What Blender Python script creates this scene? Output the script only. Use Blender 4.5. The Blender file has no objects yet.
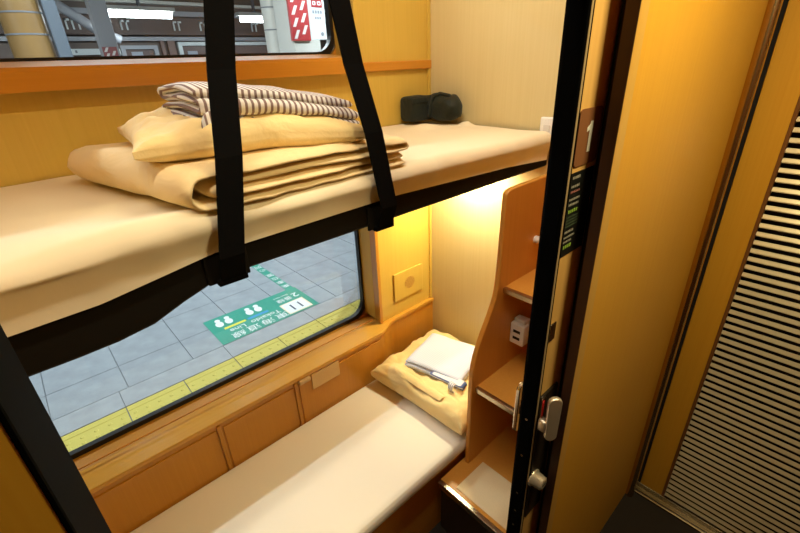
import bpy, bmesh, math, random
from mathutils import Vector, Matrix, noise
random.seed(7)
scene = bpy.context.scene
C = scene.collection
R = math.radians

# ------------------------------------------------------------------ camera
CAM_H = 1.82
cam = bpy.data.cameras.new('camera')
cam.sensor_width = 36.0
cam.lens = 423.0 / 800.0 * 36.0
cam.clip_start = 0.02
cam_o = bpy.data.objects.new('camera', cam)
C.objects.link(cam_o)
_r = Vector((0.735, -0.676, -0.038)); _d = Vector((-0.320, -0.297, -0.900)); _f = Vector((0.597, 0.674, -0.435))
_f.normalize(); _r = (_r - _f * _r.dot(_f)).normalized(); _u = _r.cross(_f)
m = Matrix((( _r.x, _u.x, -_f.x, 0.0), (_r.y, _u.y, -_f.y, 0.0), (_r.z, _u.z, -_f.z, CAM_H), (0, 0, 0, 1)))
cam_o.matrix_world = m
scene.camera = cam_o

# ------------------------------------------------------------------ world, exposure
w = bpy.data.worlds.new('world'); scene.world = w; w.use_nodes = True
bg = w.node_tree.nodes['Background']
bg.inputs[0].default_value = (0.62, 0.70, 0.80, 1); bg.inputs[1].default_value = 0.10
vs = scene.view_settings
vs.view_transform = 'Standard'; vs.look = 'None'; vs.gamma = 1.0; vs.use_curve_mapping = False
vs.exposure = 0.0

# light powers (the lamps themselves are built with their fixtures further down)
P_ROOM = 7.4       # ceiling lamp above the side of the upper berth
P_READ = 7.8       # reading lamp below the upper berth
P_CORR = 12.5
P_HEAD = 3.0       # added fill spot brightening the walls at the upper berth's head       # corridor ceiling lamp
P_PLAT = 72.0     # platform tube lamps, each
WARM = (1.0, 0.96, 0.66)
WARM2 = (1.0, 0.86, 0.50)
ROOMC = (1.0, 0.94, 0.80)
COOL = (0.86, 0.94, 1.0)

# ------------------------------------------------------------------ helpers
def lin(c):
    def f(v):
        v /= 255.0
        return v / 12.92 if v <= 0.04045 else ((v + 0.055) / 1.055) ** 2.4
    return (f(c[0]), f(c[1]), f(c[2]), 1.0)

def mat_base(name):
    mt = bpy.data.materials.new(name); mt.use_nodes = True
    nt = mt.node_tree; b = nt.nodes['Principled BSDF']
    return mt, nt, b

def plain(name, rgb, rough=0.5, metal=0.0, spec=0.5, bump=0.0, scale=200.0, var=0.06):
    mt, nt, b = mat_base(name)
    tc = nt.nodes.new('ShaderNodeTexCoord'); nz = nt.nodes.new('ShaderNodeTexNoise')
    nz.inputs['Scale'].default_value = scale; nz.inputs['Detail'].default_value = 3
    nt.links.new(tc.outputs['Object'], nz.inputs['Vector'])
    mr = nt.nodes.new('ShaderNodeMapRange'); mr.inputs[3].default_value = 1 - var; mr.inputs[4].default_value = 1 + var
    nt.links.new(nz.outputs[0], mr.inputs[0])
    mx = nt.nodes.new('ShaderNodeVectorMath'); mx.operation = 'SCALE'
    mx.inputs[0].default_value = lin(rgb)[:3]; nt.links.new(mr.outputs[0], mx.inputs['Scale'])
    nt.links.new(mx.outputs[0], b.inputs['Base Color'])
    b.inputs['Roughness'].default_value = rough; b.inputs['Metallic'].default_value = metal
    b.inputs['Specular IOR Level'].default_value = spec
    if bump:
        bp = nt.nodes.new('ShaderNodeBump'); bp.inputs['Strength'].default_value = bump; bp.inputs['Distance'].default_value = 0.004
        nt.links.new(nz.outputs[0], bp.inputs['Height']); nt.links.new(bp.outputs[0], b.inputs['Normal'])
    return mt

def wood(name, c1, c2, axis='Z', rough=0.38, grain=90.0, spec=0.4):
    mt, nt, b = mat_base(name)
    tc = nt.nodes.new('ShaderNodeTexCoord'); mp = nt.nodes.new('ShaderNodeMapping')
    sc = {'X': (1.2, grain, grain), 'Y': (grain, 1.2, grain), 'Z': (grain, grain, 1.2)}[axis]
    mp.inputs['Scale'].default_value = sc
    nt.links.new(tc.outputs['Object'], mp.inputs['Vector'])
    nz = nt.nodes.new('ShaderNodeTexNoise'); nz.inputs['Scale'].default_value = 1.6; nz.inputs['Detail'].default_value = 4
    nz.inputs['Roughness'].default_value = 0.6
    nt.links.new(mp.outputs[0], nz.inputs['Vector'])
    n2 = nt.nodes.new('ShaderNodeTexNoise'); n2.inputs['Scale'].default_value = 3.0
    nt.links.new(tc.outputs['Object'], n2.inputs['Vector'])
    ad = nt.nodes.new('ShaderNodeMath'); ad.operation = 'MULTIPLY_ADD'; ad.inputs[1].default_value = 0.35; 
    nt.links.new(n2.outputs[0], ad.inputs[0]); nt.links.new(nz.outputs[0], ad.inputs[2])
    cr = nt.nodes.new('ShaderNodeValToRGB')
    cr.color_ramp.elements[0].position = 0.42; cr.color_ramp.elements[0].color = lin(c1)
    cr.color_ramp.elements[1].position = 0.95; cr.color_ramp.elements[1].color = lin(c2)
    nt.links.new(ad.outputs[0], cr.inputs[0]); nt.links.new(cr.outputs[0], b.inputs['Base Color'])
    b.inputs['Roughness'].default_value = rough; b.inputs['Specular IOR Level'].default_value = spec
    bp = nt.nodes.new('ShaderNodeBump'); bp.inputs['Strength'].default_value = 0.04; bp.inputs['Distance'].default_value = 0.001
    nt.links.new(nz.outputs[0], bp.inputs['Height']); nt.links.new(bp.outputs[0], b.inputs['Normal'])
    return mt

def emis(name, rgb, strength):
    mt, nt, b = mat_base(name)
    b.inputs['Base Color'].default_value = (0.8, 0.8, 0.8, 1)
    b.inputs['Emission Color'].default_value = (*rgb, 1); b.inputs['Emission Strength'].default_value = strength
    return mt

def cloth(name, rgb, wr=0.25, scale=7.0, rough=0.85, sheen=0.15):
    mt, nt, b = mat_base(name)
    tc = nt.nodes.new('ShaderNodeTexCoord')
    n1 = nt.nodes.new('ShaderNodeTexNoise'); n1.inputs['Scale'].default_value = scale; n1.inputs['Detail'].default_value = 5
    n1.inputs['Distortion'].default_value = 0.6
    nt.links.new(tc.outputs['Object'], n1.inputs['Vector'])
    wv = nt.nodes.new('ShaderNodeTexNoise'); wv.inputs['Scale'].default_value = 900
    nt.links.new(tc.outputs['Object'], wv.inputs['Vector'])
    b1 = nt.nodes.new('ShaderNodeBump'); b1.inputs['Strength'].default_value = wr; b1.inputs['Distance'].default_value = 0.03
    nt.links.new(n1.outputs[0], b1.inputs['Height'])
    b2 = nt.nodes.new('ShaderNodeBump'); b2.inputs['Strength'].default_value = 0.10; b2.inputs['Distance'].default_value = 0.001
    nt.links.new(wv.outputs[0], b2.inputs['Height']); nt.links.new(b1.outputs[0], b2.inputs['Normal'])
    nt.links.new(b2.outputs[0], b.inputs['Normal'])
    b.inputs['Base Color'].default_value = lin(rgb); b.inputs['Roughness'].default_value = rough
    b.inputs['Sheen Weight'].default_value = sheen; b.inputs['Specular IOR Level'].default_value = 0.2
    return mt

def striped(name, base, stripe, per, axis='X', duty=0.42):
    mt, nt, b = mat_base(name)
    tc = nt.nodes.new('ShaderNodeTexCoord'); sx = nt.nodes.new('ShaderNodeSeparateXYZ')
    nt.links.new(tc.outputs['Object'], sx.inputs[0])
    a = nt.nodes.new('ShaderNodeMath'); a.operation = 'MULTIPLY'; a.inputs[1].default_value = 1.0 / per
    nt.links.new(sx.outputs[axis], a.inputs[0])
    fr = nt.nodes.new('ShaderNodeMath'); fr.operation = 'FRACT'; nt.links.new(a.outputs[0], fr.inputs[0])
    cr = nt.nodes.new('ShaderNodeValToRGB'); cr.color_ramp.interpolation = 'LINEAR'
    e = cr.color_ramp.elements
    e[0].position = 0.0; e[0].color = lin(base); e[1].position = 0.08; e[1].color = lin(stripe)
    q = e.new(duty); q.color = lin(stripe); q = e.new(duty + 0.08); q.color = lin(base); q = e.new(1.0); q.color = lin(base)
    nt.links.new(fr.outputs[0], cr.inputs[0]); nt.links.new(cr.outputs[0], b.inputs['Base Color'])
    b.inputs['Roughness'].default_value = 0.85; b.inputs['Specular IOR Level'].default_value = 0.2
    return mt

def glass_mat(name, tint=(0.93, 0.97, 0.97), refl=0.5):
    mt = bpy.data.materials.new(name); mt.use_nodes = True; nt = mt.node_tree
    for n in list(nt.nodes): nt.nodes.remove(n)
    o = nt.nodes.new('ShaderNodeOutputMaterial'); tr = nt.nodes.new('ShaderNodeBsdfTransparent'); gl = nt.nodes.new('ShaderNodeBsdfGlossy')
    tr.inputs[0].default_value = (*tint, 1); gl.inputs['Roughness'].default_value = 0.02
    fr = nt.nodes.new('ShaderNodeFresnel'); fr.inputs[0].default_value = 1.45
    mu = nt.nodes.new('ShaderNodeMath'); mu.operation = 'MULTIPLY'; mu.inputs[1].default_value = refl; nt.links.new(fr.outputs[0], mu.inputs[0])
    mx = nt.nodes.new('ShaderNodeMixShader'); nt.links.new(mu.outputs[0], mx.inputs[0]); nt.links.new(tr.outputs[0], mx.inputs[1]); nt.links.new(gl.outputs[0], mx.inputs[2])
    nt.links.new(mx.outputs[0], o.inputs[0])
    return mt

class MB:
    """collects vertices and faces in world coordinates"""
    def __init__(s): s.v = []; s.f = []; s.smooth = []
    def add(s, vs, fs, smooth=False):
        k = len(s.v); s.v += [tuple(p) for p in vs]
        for f in fs: s.f.append(tuple(i + k for i in f)); s.smooth.append(smooth)
        return s
    def bm(s, b, smooth=False):
        b.verts.ensure_lookup_table(); b.verts.index_update()
        s.add([v.co[:] for v in b.verts], [[v.index for v in f.verts] for f in b.faces], smooth); b.free(); return s
    def box(s, x0, x1, y0, y1, z0, z1, bev=0.0, seg=2):
        b = bmesh.new(); bmesh.ops.create_cube(b, size=1.0)
        for v in b.verts:
            v.co = Vector((x0 if v.co.x < 0 else x1, y0 if v.co.y < 0 else y1, z0 if v.co.z < 0 else z1))
        if bev > 0: bmesh.ops.bevel(b, geom=b.edges[:], offset=bev, segments=seg, profile=0.5, affect='EDGES')
        return s.bm(b, bev > 0 and seg > 2)
    def prism(s, pts, axis, a, b_, bev=0.0, smooth=False):
        """polygon pts (2D) extruded along axis from a to b_"""
        def P(u, v, t): return {'X': (t, u, v), 'Y': (u, t, v), 'Z': (u, v, t)}[axis]
        b = bmesh.new(); n = len(pts)
        A = [b.verts.new(P(u, v, a)) for u, v in pts]; B = [b.verts.new(P(u, v, b_)) for u, v in pts]
        b.faces.new(A[::-1]); b.faces.new(B)
        for i in range(n): b.faces.new((A[i], A[(i + 1) % n], B[(i + 1) % n], B[i]))
        bmesh.ops.recalc_face_normals(b, faces=b.faces[:])
        if bev > 0:
            ed = [e for e in b.edges if (e.verts[0] in A) == (e.verts[1] in A)]
            bmesh.ops.bevel(b, geom=ed, offset=bev, segments=2, profile=0.5, affect='EDGES')
        return s.bm(b, smooth)
    def ring(s, outer, inner, axis, a, b_):
        """two matching closed loops, extruded"""
        def P(p, t): return {'X': (t, p[0], p[1]), 'Y': (p[0], t, p[1]), 'Z': (p[0], p[1], t)}[axis]
        n = len(outer); vs = [P(p, a) for p in outer] + [P(p, a) for p in inner] + [P(p, b_) for p in outer] + [P(p, b_) for p in inner]
        fs = []
        for i in range(n):
            j = (i + 1) % n
            fs += [(i, j, n + j, n + i), (2*n + i, 3*n + i, 3*n + j, 2*n + j), (i, 2*n + i, 2*n + j, j), (n + i, n + j, 3*n + j, 3*n + i)]
        return s.add(vs, fs)
    def tube(s, pts, r, n=10, cap=True):
        pts = [Vector(p) for p in pts]; k = len(pts); vs = []; fs = []
        rr = r if isinstance(r, (list, tuple)) else [r] * k
        up = None
        for i, p in enumerate(pts):
            t = (pts[min(i + 1, k - 1)] - pts[max(i - 1, 0)]).normalized()
            if up is None:
                up = t.orthogonal().normalized()
            up = (up - t * up.dot(t)).normalized(); sd = t.cross(up)
            for j in range(n):
                a = 2 * math.pi * j / n
                vs.append(p + (up * math.cos(a) + sd * math.sin(a)) * rr[i])
        for i in range(k - 1):
            for j in range(n):
                q = (j + 1) % n
                fs.append((i*n + j, i*n + q, (i+1)*n + q, (i+1)*n + j))
        if cap: pass
        s.add(vs, fs, True)
        if cap: s.add(vs[:n], [tuple(range(n))[::-1]]); s.add(vs[(k-1)*n:], [tuple(range(n))])
        return s
    def grid(s, fn, nu, nv, closed_u=False, closed_v=False, smooth=True):
        vs = [fn(i / (nu if closed_u else nu - 1), j / (nv if closed_v else nv - 1)) for i in range(nu) for j in range(nv)]
        fs = []
        for i in range(nu if closed_u else nu - 1):
            for j in range(nv if closed_v else nv - 1):
                i2 = (i + 1) % nu; j2 = (j + 1) % nv
                fs.append((i*nv + j, i2*nv + j, i2*nv + j2, i*nv + j2))
        return s.add(vs, fs, smooth)
    def rot(s, deg, c, axis='Z'):
        M = Matrix.Translation(c) @ Matrix.Rotation(R(deg), 4, axis) @ Matrix.Translation([-x for x in c])
        s.v = [tuple(M @ Vector(p)) for p in s.v]; return s

def rrect(x0, x1, y0, y1, r, n=8):
    r = max(r, 1e-4); pts = []
    for cx, cy, a0 in ((x1 - r, y1 - r, 0), (x0 + r, y1 - r, 90), (x0 + r, y0 + r, 180), (x1 - r, y0 + r, 270)):
        for k in range(n + 1):
            a = R(a0 + 90 * k / n); pts.append((cx + r * math.cos(a), cy + r * math.sin(a)))
    return pts

WL = {}
def finish(o, label=None, cat=None, group=None, kind=None):
    if label: o['label'] = label
    if cat: o['category'] = cat
    if group: o['group'] = group
    if kind: o['kind'] = kind
    return o
def thing(name, loc, label, cat, group=None, kind=None):
    o = bpy.data.objects.new(name, None); C.objects.link(o); o.location = loc; o.empty_display_size = 0.05
    WL[o.name] = Vector(loc); return finish(o, label, cat, group, kind)
def mesh_of(mb, org, name, mt):
    me = bpy.data.meshes.new(name)
    me.from_pydata([(p[0] - org[0], p[1] - org[1], p[2] - org[2]) for p in mb.v], [], mb.f)
    me.polygons.foreach_set('use_smooth', mb.smooth); 
    me.materials.append(mt); me.update()
    b = bmesh.new(); b.from_mesh(me); bmesh.ops.recalc_face_normals(b, faces=b.faces[:]); b.to_mesh(me); b.free()
    return me
def obj(name, mb, mt, label=None, cat=None, group=None, kind=None):
    xs = [p[0] for p in mb.v]; ys = [p[1] for p in mb.v]; zs = [p[2] for p in mb.v]
    org = (0, 0, 0) if kind == 'structure' else ((min(xs) + max(xs)) / 2, (min(ys) + max(ys)) / 2, min(zs))
    o = bpy.data.objects.new(name, mesh_of(mb, org, name, mt)); C.objects.link(o); o.location = org
    WL[o.name] = Vector(org); return finish(o, label, cat, group, kind)
def part(name, mb, mt, parent, label=None, kind=None):
    org = WL[parent.name]
    o = bpy.data.objects.new(name, mesh_of(mb, org, name, mt)); C.objects.link(o); o.parent = parent
    WL[o.name] = Vector(org); return finish(o, label, None, None, kind)
def shared(name, me, parent, loc):
    """another piece with the same mesh; mesh is built about its own origin, loc is in world space"""
    o = bpy.data.objects.new(name, me); C.objects.link(o); o.parent = parent
    o.location = Vector(loc) - WL[parent.name]; WL[o.name] = Vector(loc); return o
def text_part(name, body, size, M, mt, parent, label=None, align='CENTER', depth=0.0006, sx=1.0):
    cu = bpy.data.curves.new('txt', 'FONT'); cu.body = body; cu.size = size; cu.align_x = align; cu.align_y = 'CENTER'; cu.extrude = depth
    to = bpy.data.objects.new('txt', cu); C.objects.link(to)
    bpy.context.view_layer.update()
    dg = bpy.context.evaluated_depsgraph_get()
    me = bpy.data.meshes.new_from_object(to.evaluated_get(dg)); bpy.data.objects.remove(to); bpy.data.curves.remove(cu)
    org = WL[parent.name]
    me.transform(Matrix.Translation(-org) @ M @ Matrix.Diagonal((sx, 1, 1, 1))); me.materials.clear(); me.materials.append(mt); me.name = name
    o = bpy.data.objects.new(name, me); C.objects.link(o); o.parent = parent; WL[o.name] = Vector(org)
    return finish(o, label)
def area(name, loc, size, power, col, parent, rot=(0, 0, 0), spread=180, sy=None):
    l = bpy.data.lights.new(name, 'AREA'); l.energy = power; l.color = col; l.size = size; l.spread = R(spread)
    if sy: l.shape = 'RECTANGLE'; l.size_y = sy
    o = bpy.data.objects.new(name, l); C.objects.link(o); o.parent = parent
    o.location = Vector(loc) - WL[parent.name]; o.rotation_euler = rot
    return o
def frame_m(o, x, y):
    """matrix with text x and y directions"""
    x = Vector(x).normalized(); y = Vector(y).normalized(); z = x.cross(y)
    return Matrix(((x.x, y.x, z.x, o[0]), (x.y, y.y, z.y, o[1]), (x.z, y.z, z.z, o[2]), (0, 0, 0, 1)))

# ------------------------------------------------------------------ materials
M_WALL = wood('maple_veneer', (206, 170, 72), (213, 178, 80))
M_HEAD = wood('pale_maple_veneer', (206, 186, 132), (213, 194, 141))
M_WALL2 = wood('corridor_veneer', (210, 152, 42), (216, 160, 48), rough=0.5)
M_WOODX = wood('window_wood', (196, 128, 36), (205, 138, 44), axis='X', rough=0.28)
M_WOODZ = wood('trim_wood', (192, 130, 40), (200, 140, 48), axis='Z', rough=0.3)
M_UNIT = wood('step_unit_wood', (206, 142, 56), (213, 151, 64), axis='Z', rough=0.35)
M_EDGE = plain('edge_beige', (206, 172, 122), 0.4)
M_SHEET = cloth('cream_sheet', (236, 220, 184), 0.12, 5.0)
M_SHEET2 = cloth('cream_sheet_lower', (238, 228, 210), 0.05, 4.0)
M_DUVET = cloth('yellow_duvet', (240, 214, 160), 0.35, 9.0)
M_PILLOW = cloth('yellow_pillow', (242, 214, 150), 0.45, 9.0)
M_YUK = striped('striped_cotton', (238, 234, 230), (138, 116, 112), 0.0120)
M_YUK2 = striped('pale_blue_cotton', (216, 224, 244), (204, 212, 238), 0.010, 'Y', 0.30)
M_BLUEBAND = striped('blue_band', (226, 230, 240), (92, 112, 168), 0.009, 'Z', 0.5)
M_BLACK = plain('black_webbing', (10, 9, 8), 0.9, spec=0.08)
M_BOARD = plain('black_board', (24, 20, 13), 0.7, spec=0.12)
M_RUBBER = plain('black_rubber', (3, 3, 3), 0.8, spec=0.04)
M_GASK = plain('gasket_black', (14, 14, 16), 0.4)
M_CHROME = plain('chrome', (215, 205, 190), 0.16, metal=1.0, var=0.02)
M_HAND = plain('satin_handle_steel', (232, 218, 192), 0.38, metal=0.75, var=0.02)
M_STEEL = plain('brushed_steel', (196, 184, 158), 0.26, metal=1.0, var=0.05)
M_SLAT = plain('louver_steel', (232, 222, 192), 0.26, metal=0.5, var=0.04)
M_FLOOR = plain('dark_carpet', (44, 36, 28), 0.95, bump=0.4, scale=400, var=0.25)
M_CEIL = plain('ceiling_cream', (226, 206, 170), 0.6)
M_WHITE = plain('white_plastic', (232, 228, 220), 0.4)
M_DARKG = cloth('dark_green_nylon', (32, 36, 26), 0.3, 20, rough=0.6, sheen=0.1)
M_BROWN = plain('brown_plate', (128, 82, 48), 0.45)
M_INK = plain('dark_print', (22, 24, 20), 0.4)
M_INKW = plain('white_print', (225, 222, 205), 0.5)
M_INKD = plain('dim_white_print', (168, 164, 146), 0.5)
M_INKG = plain('green_print', (150, 190, 70), 0.5)
M_INKR = plain('red_print', (170, 110, 100), 0.5)
M_RED = plain('red_indicator', (200, 30, 30), 0.35)
M_GLASS = glass_mat('window_glass')
M_HOLE = plain('dark_gap', (18, 12, 8), 0.9)

# ------------------------------------------------------------------ train room: structure
XH = 1.456      # head wall
XF = -0.55      # foot wall
YW = 1.40       # upper window wall face
YL = 1.34       # lower window wall face
ZC = 2.60       # ceiling of the compartment
ZK = 2.36       # ceiling of the corridor
finish(obj('floor', MB().box(-1.6, 1.75, -0.60, 1.60, -0.06, 0.0), M_FLOOR, kind='structure'), 'dark carpet floor of the corridor and compartment', 'floor')
finish(obj('ceiling', MB().box(-1.6, 1.75, 0.30, 1.60, ZC, ZC + 0.05), M_CEIL, kind='structure'), 'pale ceiling over the compartment', 'ceiling')
finish(obj('ceiling_corridor', MB().box(-1.66, 1.75, -0.60, 0.30, ZK, ZK + 0.05), M_CEIL, kind='structure'), 'pale low ceiling over the corridor', 'ceiling')

# window wall
wb = MB()
wb.box(XF, XH, YW, 1.56, 1.30, 1.80)                                   # between the windows
wb.box(XF, XH, YW, 1.56, 2.26, ZC)                                     # above the upper window
wb.box(1.07, XH, YW, 1.56, 1.80, 2.26)                                 # right of the upper window
wb.prism([(1.106, 0.655), (XH, 0.655), (XH, 1.30), (1.106, 1.30)], 'Y', YW, 1.56)   # right of the lower window
wb.box(XF, -0.46, YW, 1.56, 0.655, 2.26)
wall_w = finish(obj('wall_window', wb, M_WALL, kind='structure'), 'maple veneered window wall above the two beds', 'wall')
# thin vertical corner bead and horizontal bead
part('corner_bead', MB().box(XH - 0.014, XH, YW - 0.012, YW, 0.66, ZC, 0.003), M_WALL, wall_w)
# lower wall: S-shaped in plan, projecting under the window
def s_y(x):
    if x < 1.045: return YL
    if x > 1.165: return YW - 0.014
    t = (x - 1.045) / 0.12; t = t * t * (3 - 2 * t)
    return YL + (YW - 0.014 - YL) * t
lw = MB()
xs = [XF, 0.5, 1.0] + [1.045 + 0.12 * k / 12 for k in range(13)] + [1.25, XH]
lw.prism([(x, s_y(x)) for x in xs] + [(XH, 1.56), (XF, 1.56)], 'Z', 0.0, 0.640)
wall_l = finish(obj('wall_window_lower', lw, M_WOODZ, kind='structure'), 'orange wood lower window wall projecting beside the lower bed', 'wall')
# sill board following the same plan with a small nosing
sb = MB().prism([(x, s_y(x) - 0.010) for x in xs] + [(XH, 1.47), (1.13, 1.47), (1.13, 1.518), (XF, 1.518)], 'Z', 0.640, 0.659, bev=0.003)
sb.v = [(x, y, z - max(0.0, (y - 1.40)) * 0.24) for x, y, z in sb.v]
part('window_sill', sb, wood('sill_wood', (206, 148, 54), (214, 158, 62), axis='X', rough=0.25), wall_l)
part('sill_bead', MB().box(XF, 1.09, 1.445, 1.452, 0.6585, 0.663, 0.001), M_WOODX, wall_l)
# panels of the lower wall, with joints between
px = [XF, 0.247, 0.570]
part('wall_panel', MB().box(0.588, 1.035, YL - 0.005, YL + 0.01, 0.30, 0.615, 0.002), M_WOODZ, wall_l)
for i in range(2):
    part('wall_panel', MB().box(px[i] + 0.018, px[i+1] - 0.008, YL - 0.005, YL + 0.01, 0.30, 0.615, 0.002), M_WOODZ, wall_l)
    part('joint_batten', MB().box(px[i+1] - 0.004, px[i+1] + 0.010, YL - 0.009, YL + 0.005, 0.30, 0.632, 0.002), M_WOODZ, wall_l)
part('name_plaque', MB().box(0.648, 0.790, YL - 0.010, YL, 0.556, 0.634, 0.003), plain('plaque_beige', (214, 176, 112), 0.35), wall_l, 'beige blank plaque')
part('wall_clip', MB().box(0.586, 0.640, YL - 0.022, YL - 0.004, 0.622, 0.640, 0.004), M_EDGE, wall_l, 'small pale clip')

# windows
def window(name, x0, x1, z0, z1, r, label):
    t = thing(name, ((x0 + x1) / 2, 1.54, z0), label, 'window', kind='structure')
    n = 8
    outer = rrect(x0 - 0.10, x1 + 0.06, z0 - 0.035, z1 + 0.10, 0.002, n)
    mid = rrect(x0 - 0.014, x1 + 0.014, z0 - 0.014, z1 + 0.014, r + 0.012, n)
    g_in = rrect(x0 + 0.010, x1 - 0.010, z0 + 0.010, z1 - 0.010, r - 0.008, n)
    chr_o = rrect(x0 - 0.018, x1 + 0.018, z0 - 0.018, z1 + 0.018, r + 0.016, n)
    part('surround', MB().ring(outer, mid, 'Y', 1.532, 1.556), M_WOODX, t)
    part('gasket', MB().ring(mid, g_in, 'Y', 1.534, 1.556), M_GASK, t)
    part('steel_bead', MB().ring(chr_o, mid, 'Y', 1.530, 1.536), M_STEEL, t)
    part('pane', MB().prism(rrect(x0, x1, z0, z1, r, n), 'Y', 1.548, 1.553), M_GLASS, t)
    return t
window('window_1', -0.42, 1.106, 0.650, 1.30, 0.085, 'lower window with black rounded gasket showing the platform')
window('window_2', -0.42, 1.066, 1.856, 2.25, 0.075, 'upper window with rounded corner above the upper bed')
# ledge under the upper window
lg = MB().prism([(1.352, 1.790), (1.352, 1.832), (1.362, 1.842), (1.53, 1.858), (1.53, 1.80), (1.40, 1.790)], 'X', XF, 1.035, bev=0.003)
led = finish(obj('trim_1', lg, M_WOODX, kind='structure'), 'orange wood ledge below the upper window', 'trim')
part('ledge_end', MB().box(1.035, XH, 1.384, 1.41, 1.790, 1.824, 0.004), M_WOODX, led)
# vertical reveal board at the right of the lower window
t2 = MB().add([(1.092, 1.394, 0.655), (1.108, 1.394, 0.655), (1.140, 1.536, 0.655), (1.126, 1.536, 0.655),
               (1.092, 1.394, 1.30), (1.108, 1.394, 1.30), (1.140, 1.536, 1.30), (1.126, 1.536, 1.30)],
              [(0, 1, 2, 3), (4, 5, 6, 7), (0, 1, 5, 4), (1, 2, 6, 5), (2, 3, 7, 6), (3, 0, 4, 7)])
obj('trim_2', t2, M_WOODZ, 'orange vertical reveal board right of the lower window', 'trim', kind='structure')

# head wall, foot wall
finish(obj('wall_head', MB().box(XH, 1.60, 0.42, 1.56, 0.0, ZC), M_HEAD, kind='structure'), 'pale maple wall at the head of both beds', 'wall')
finish(obj('wall_foot', MB().box(XF - 0.06, XF, 0.42, 1.56, 0.0, ZC), M_WALL, kind='structure'), 'maple wall at the foot of both beds', 'wall')

# corridor wall left of the doorway, with black rubber jamb
wl_ = finish(obj('wall_corridor_left', MB().box(-1.6, -0.054, 0.30, 0.42, 0.0, ZC), M_WALL2, kind='structure'), 'orange wood corridor wall left of the doorway', 'wall')
part('jamb_seal', MB().box(-0.054, -0.050, 0.299, 0.452, 0.0, 2.16, 0.003), M_RUBBER, wl_, 'black rubber door jamb')
# corridor wall right of the doorway: front skin, back skin, pocket between
wr = MB().box(0.768, 1.66, 0.300, 0.319, 0.0, ZC)
wr.box(0.80, XH + 0.04, 0.400, 0.42, 0.0, ZC)
wr_ = finish(obj('wall_corridor_right', wr, M_WALL2, kind='structure'), 'bright wood corridor wall panel beside the open door', 'wall')
part('corner_strip', MB().box(0.767, 0.800, 0.2985, 0.3005, 0.0, ZC), wood('beige_strip', (198, 150, 62), (206, 160, 74), rough=0.4), wr_, 'beige edge strip')
part('pocket_edge', MB().box(0.7655, 0.7685, 0.299, 0.320, 0.0, ZC), plain('brown_edge', (66, 36, 16), 0.6), wr_, 'brown edge of the door pocket')
part('pocket_shade', MB().box(0.80, 0.83, 0.321, 0.341, 0.0, 2.2), M_HOLE, wr_, 'dark strip for the shade inside the pocket')  # dark filler strip imitates the shade in the pocket gap
obj('wall_door_head', MB().box(-0.054, 0.766, 0.30, 0.42, 2.16, ZC), M_WALL2, 'wood panel above the doorway', 'wall', kind='structure')
obj('wall_corridor_back', MB().box(-1.6, 1.75, -0.60, -0.55, 0.0, ZC), wood('corridor_back_brown', (96, 66, 38), (106, 74, 44)), 'wood wall on the far side of the corridor', 'wall', kind='structure')
obj('wall_corridor_far', MB().box(-1.66, -1.6, -0.60, 0.42, 0.0, ZC), M_WALL2, 'wood wall at the far end of the corridor', 'wall', kind='structure')
# corridor end wall with louvred door
XE = 1.65
ew = finish(obj('wall_corridor_end', MB().box(XE + 0.022, 1.75, -0.55, 0.30, 0.0, ZC), M_WALL2, kind='structure'), 'wood end wall of the corridor', 'wall')
part('corner_post', MB().tube([(XE - 0.055, 0.286, 0.0), (XE - 0.055, 0.286, ZK)], 0.016, 14), plain('post_bronze', (206, 176, 130), 0.24, metal=1.0), ew, 'chrome corner post')
part('corner_post_base', MB().box(XE + 0.004, XE + 0.022, 0.262, 0.300, 0.0, ZC), M_HOLE, ew, 'dark joint behind the post')
door2 = thing('door_2', (XE, -0.13, 0.0), 'wood end door with steel louvre panel at the right', 'door', kind='structure')
LY0, LY1, LZ0, LZ1 = -0.43, 0.174, 0.060, 2.02
part('stile', MB().box(XE, XE + 0.022, LY1 + 0.004, 0.268, 0.045, 2.2, 0.002), M_WALL2, door2)
part('stile', MB().box(XE, XE + 0.022, -0.55, LY0 - 0.004, 0.045, 2.2, 0.002), M_WALL2, door2)
part('top_rail', MB().box(XE, XE + 0.022, LY0 - 0.004, LY1 + 0.004, LZ1, 2.2, 0.002), M_WALL2, door2)
part('louvre_back', MB().box(XE + 0.016, XE + 0.021, LY0, LY1, LZ0 - 0.015, LZ1), M_HOLE, door2)
part('louvre_edge', MB().box(XE - 0.003, XE + 0.020, LY1 - 0.004, LY1 + 0.006, LZ0 - 0.012, LZ1, 0.001), plain('louvre_brown', (120, 78, 40), 0.4), door2)
pitch = 0.0285
sm = MB().prism([(-0.007, 0.0), (-0.0085, 0.0015), (-0.0082, 0.0035), (-0.0030, 0.0130), (-0.0006, 0.0140), (0.0006, 0.0130), (-0.003, 0.003), (0.010, 0.001), (0.010, -0.001)], 'Y', LY0 + 0.006, LY1 - 0.005)
sme = mesh_of(sm, (0, 0, 0), 'slat', M_SLAT)
z = LZ0
while z < LZ1 - 0.02:
    shared('slat', sme, door2, (XE + 0.003, 0, z)); z += pitch
part('bottom_rail', MB().box(XE - 0.004, XE + 0.022, -0.55, 0.285, 0.006, 0.046, 0.002), M_STEEL, door2)
thr = finish(obj('trim_3', MB().box(XE - 0.030, XE - 0.004, -0.55, 0.296, 0.0, 0.012, 0.003), M_STEEL, kind='structure'), 'steel threshold strip at the foot of the louvred door', 'trim')
part('threshold_groove', MB().box(XE - 0.020, XE - 0.016, -0.55, 0.294, 0.011, 0.0128), M_HOLE, thr)

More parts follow.
